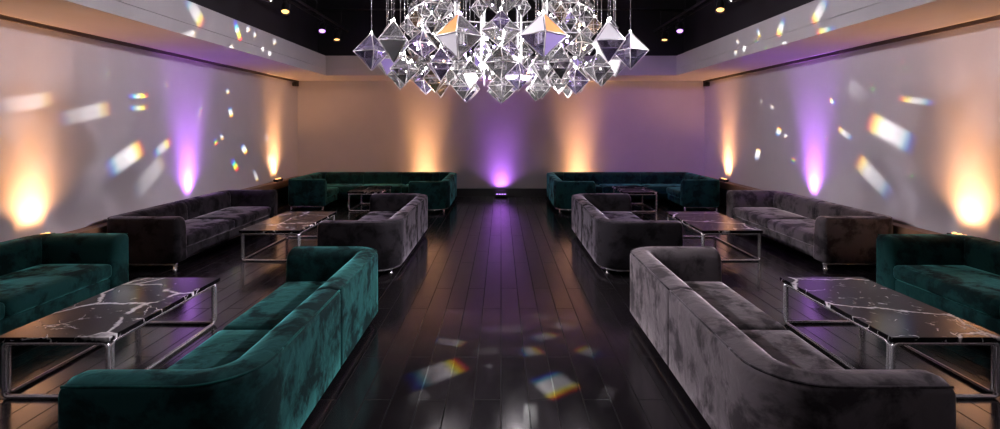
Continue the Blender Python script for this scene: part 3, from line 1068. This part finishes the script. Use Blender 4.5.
#PRISMS#
PRISMS = [
    ((-5.750, 6.293, 2.283), (-5.750, 6.734, 2.363), (-5.750, 6.311, 2.170), 0.62, 0.10),
    ((-5.750, 7.193, 2.173), (-5.750, 7.726, 2.282), (-5.750, 7.229, 2.046), 0.75, 0.12),
    ((-5.750, 8.234, 2.476), (-5.750, 8.494, 2.506), (-5.750, 8.240, 2.429), 2.04, 0.35),
    ((-5.750, 8.234, 2.286), (-5.750, 8.494, 2.310), (-5.750, 8.241, 2.231), 1.20, 0.35),
    ((-5.750, 7.956, 1.500), (-5.750, 8.399, 1.693), (-5.750, 8.083, 1.358), 1.50, 0.16),
    ((-5.750, 8.816, 1.623), (-5.750, 9.088, 1.755), (-5.750, 8.898, 1.553), 1.10, 0.25),
    ((-5.750, 8.503, 1.174), (-5.750, 8.925, 1.451), (-5.750, 8.668, 1.057), 0.45, 0.05),
    ((-5.750, 8.926, 2.695), (-5.750, 8.979, 2.725), (-5.750, 8.982, 2.651), 0.90, 0.30),
    ((-5.750, 9.901, 2.228), (-5.750, 9.967, 2.192), (-5.750, 9.821, 2.180), 0.70, 0.30),
    ((-5.750, 11.054, 2.297), (-5.750, 11.115, 2.171), (-5.750, 10.956, 2.281), 1.87, 0.20),
    ((-5.750, 10.933, 2.736), (-5.750, 10.993, 2.676), (-5.750, 10.862, 2.712), 1.53, 0.20),
    ((-5.750, 10.473, 1.687), (-5.750, 10.528, 1.615), (-5.750, 10.390, 1.670), 1.53, 0.50),
    ((-5.750, 10.698, 1.784), (-5.750, 10.755, 1.710), (-5.750, 10.628, 1.769), 1.36, 0.20),
    ((-5.750, 11.636, 1.484), (-5.750, 11.772, 1.366), (-5.750, 11.521, 1.455), 2.04, 0.20),
    ((-5.750, 11.221, 1.167), (-5.750, 11.369, 1.016), (-5.750, 11.111, 1.145), 1.70, 0.45),
    ((-5.750, 12.180, 0.851), (-5.750, 12.305, 0.675), (-5.750, 12.088, 0.844), 1.02, 0.10),
    ((-5.750, 12.888, 1.194), (-5.750, 12.944, 1.079), (-5.750, 12.781, 1.190), 1.36, 0.10),
    ((-5.750, 12.751, 1.705), (-5.750, 12.833, 1.605), (-5.750, 12.650, 1.690), 0.85, 0.10),
    ((-5.750, 9.967, 2.335), (-5.750, 10.000, 2.288), (-5.750, 9.905, 2.319), 1.53, 0.50),
    ((-5.750, 7.589, 2.773), (-5.750, 7.628, 2.733), (-5.750, 7.549, 2.749), 0.85, 0.50),
    ((-4.420, 7.495, 3.657), (-4.420, 7.739, 3.473), (-4.420, 7.361, 3.580), 1.10, 0.20),
    ((-4.420, 7.360, 3.289), (-4.420, 7.561, 3.352), (-4.420, 7.382, 3.237), 1.30, 0.05),
    ((-4.420, 8.724, 3.608), (-4.420, 8.840, 3.428), (-4.420, 8.645, 3.582), 2.55, 0.35),
    ((-4.420, 9.085, 3.694), (-4.420, 9.121, 3.649), (-4.420, 9.017, 3.671), 2.04, 0.10),
    ((-4.420, 9.324, 3.640), (-4.420, 9.381, 3.606), (-4.420, 9.260, 3.611), 1.70, 0.10),
    ((-4.420, 8.513, 3.277), (-4.420, 8.576, 3.319), (-4.420, 8.569, 3.256), 2.72, 0.05),
    ((-4.420, 9.657, 3.421), (-4.420, 9.698, 3.473), (-4.420, 9.733, 3.418), 2.38, 0.00),
    ((-4.420, 9.928, 3.394), (-4.420, 9.950, 3.339), (-4.420, 9.844, 3.376), 2.04, 0.00),
    ((-4.420, 10.148, 3.649), (-4.420, 10.170, 3.584), (-4.420, 10.060, 3.629), 1.53, 0.10),
    ((-4.420, 9.121, 3.289), (-4.420, 9.157, 3.268), (-4.420, 9.061, 3.261), 1.53, 0.60),
    ((5.750, 7.664, 1.897), (5.750, 8.192, 2.110), (5.750, 7.552, 2.051), 1.50, 0.16),
    ((5.750, 8.027, 1.214), (5.750, 8.446, 1.496), (5.750, 7.888, 1.321), 0.90, 0.14),
    ((5.750, 7.188, 2.348), (5.750, 7.551, 2.407), (5.750, 7.179, 2.402), 1.00, 0.25),
    ((5.750, 8.685, 1.869), (5.750, 8.899, 1.983), (5.750, 8.629, 1.915), 1.10, 0.20),
    ((5.750, 10.775, 1.875), (5.750, 10.717, 1.979), (5.750, 10.665, 1.859), 1.87, 0.20),
    ((5.750, 11.657, 1.360), (5.750, 11.589, 1.510), (5.750, 11.526, 1.352), 2.04, 0.10),
    ((5.750, 10.240, 1.311), (5.750, 10.205, 1.372), (5.750, 10.157, 1.301), 1.36, 0.60),
    ((5.750, 11.033, 2.392), (5.750, 10.993, 2.444), (5.750, 10.958, 2.374), 1.36, 0.10),
    ((5.750, 9.021, 2.425), (5.750, 9.116, 2.473), (5.750, 8.981, 2.459), 1.87, 0.30),
    ((5.750, 9.214, 1.814), (5.750, 9.172, 1.753), (5.750, 9.267, 1.799), 1.19, 0.60),
    ((5.750, 7.392, 2.797), (5.750, 7.456, 2.946), (5.750, 7.333, 2.807), 0.50, 0.80),
    ((5.750, 8.038, 2.557), (5.750, 8.081, 2.653), (5.750, 7.977, 2.567), 0.77, 0.80),
    ((5.750, 7.258, 1.282), (5.750, 7.346, 1.364), (5.750, 7.224, 1.307), 0.85, 0.90),
    ((5.750, 8.407, 2.562), (5.750, 8.667, 2.717), (5.750, 8.279, 2.667), 0.25, 0.00),
    ((5.750, 10.510, 1.808), (5.750, 10.491, 1.758), (5.750, 10.583, 1.799), 1.36, 0.10),
    ((5.750, 11.500, 2.553), (5.750, 11.456, 2.507), (5.750, 11.580, 2.537), 0.85, 0.10),
    ((4.420, 7.211, 3.596), (4.420, 7.414, 3.440), (4.420, 7.318, 3.661), 1.20, 0.20),
    ((4.420, 7.070, 3.297), (4.420, 7.320, 3.309), (4.420, 7.088, 3.354), 1.20, 0.35),
    ((4.420, 8.210, 3.561), (4.420, 8.328, 3.409), (4.420, 8.308, 3.598), 1.50, 0.25),
    ((4.420, 8.926, 3.597), (4.420, 8.874, 3.502), (4.420, 8.993, 3.599), 1.87, 0.20),
    ((4.420, 8.978, 3.485), (4.420, 9.013, 3.525), (4.420, 8.916, 3.490), 1.53, 0.60),
    ((4.420, 9.459, 3.400), (4.420, 9.420, 3.449), (4.420, 9.385, 3.378), 2.38, 0.00),
    ((4.420, 8.690, 3.295), (4.420, 8.641, 3.263), (4.420, 8.737, 3.278), 1.70, 0.60),
    ((4.420, 9.718, 3.570), (4.420, 9.698, 3.604), (4.420, 9.639, 3.548), 1.53, 0.10),
    ((4.420, 9.801, 3.376), (4.420, 9.780, 3.429), (4.420, 9.720, 3.358), 1.53, 0.10),
    ((4.420, 8.108, 3.286), (4.420, 8.179, 3.274), (4.420, 8.137, 3.318), 1.87, 0.00),
    ((-0.520, 4.219, 0.000), (-0.297, 4.407, 0.000), (-0.466, 4.035, 0.000), 1.50, 0.20),
    ((0.414, 4.040, 0.000), (0.511, 3.852, 0.000), (0.310, 3.831, 0.000), 1.70, 0.18),
    ((-0.475, 4.816, 0.000), (-0.301, 4.749, 0.000), (-0.472, 4.719, 0.000), 1.00, 0.12),
    ((0.401, 4.931, 0.000), (0.551, 5.024, 0.000), (0.404, 4.831, 0.000), 1.10, 0.20),
    ((0.258, 4.613, 0.000), (0.368, 4.664, 0.000), (0.263, 4.486, 0.000), 1.10, 0.25),
    ((0.776, 4.604, 0.000), (0.670, 4.706, 0.000), (0.811, 4.712, 0.000), 1.00, 0.25),
    ((0.649, 5.201, 0.000), (0.515, 5.253, 0.000), (0.668, 5.306, 0.000), 0.90, 0.00),
    ((-0.710, 5.200, 0.000), (-0.613, 5.226, 0.000), (-0.701, 5.149, 0.000), 0.50, 0.90),
    ((0.006, 5.123, 0.000), (0.287, 5.149, 0.000), (0.008, 5.000, 0.000), 0.35, 0.00),
    ((0.399, 5.459, 0.000), (0.534, 5.445, 0.000), (0.391, 5.375, 0.000), 0.50, 0.00),
    ((-0.622, 5.576, 0.000), (-0.527, 5.591, 0.000), (-0.614, 5.517, 0.000), 0.40, 0.00),
    ((-0.104, 4.334, 0.000), (-0.084, 4.370, 0.000), (-0.082, 4.278, 0.000), 0.50, 0.00),
    ((0.204, 3.595, 0.000), (0.217, 3.768, 0.000), (0.266, 3.591, 0.000), 0.50, 0.00),
    ((-0.615, 3.839, 0.000), (-0.534, 3.910, 0.000), (-0.577, 3.737, 0.000), 0.30, 0.00),
    ((0.777, 3.839, 0.000), (0.857, 4.015, 0.000), (0.825, 3.785, 0.000), 0.25, 0.00),
    ((-0.142, 4.622, 0.000), (-0.009, 4.643, 0.000), (-0.136, 4.532, 0.000), 0.30, 0.00),
    ((-0.410, 5.547, 0.000), (-0.332, 5.561, 0.000), (-0.405, 5.488, 0.000), 0.35, 0.00),
    ((0.698, 5.459, 0.000), (0.775, 5.445, 0.000), (0.689, 5.403, 0.000), 0.30, 0.00),
]
K_PRISM = 56.0
for C, E, W, st, sp in PRISMS:
    tgt = Vector(C)
    d = tgt - Vector((CX, CY, 2.7))
    flat = Vector((d.x, d.y, 0)).normalized()
    if tgt.z < 0.01:
        src = Vector((CX, CY, 0)) + flat * 0.25 + Vector((0, 0, 2.18))
        k = 6.0
    else:
        src = Vector((CX, CY, 2.80)) + flat * 1.80
        k = 1.0
    col = (1, 1, 1)
    dist = (tgt - src).length
    nrm = Vector((0, 0, 1)) if tgt.z < 0.01 else Vector((1, 0, 0))
    cosi = max(abs((tgt - src).normalized().dot(nrm)), 0.15)
    prism(src, tgt, E, W, K_PRISM * k * st * dist * dist / cosi, col, sp)
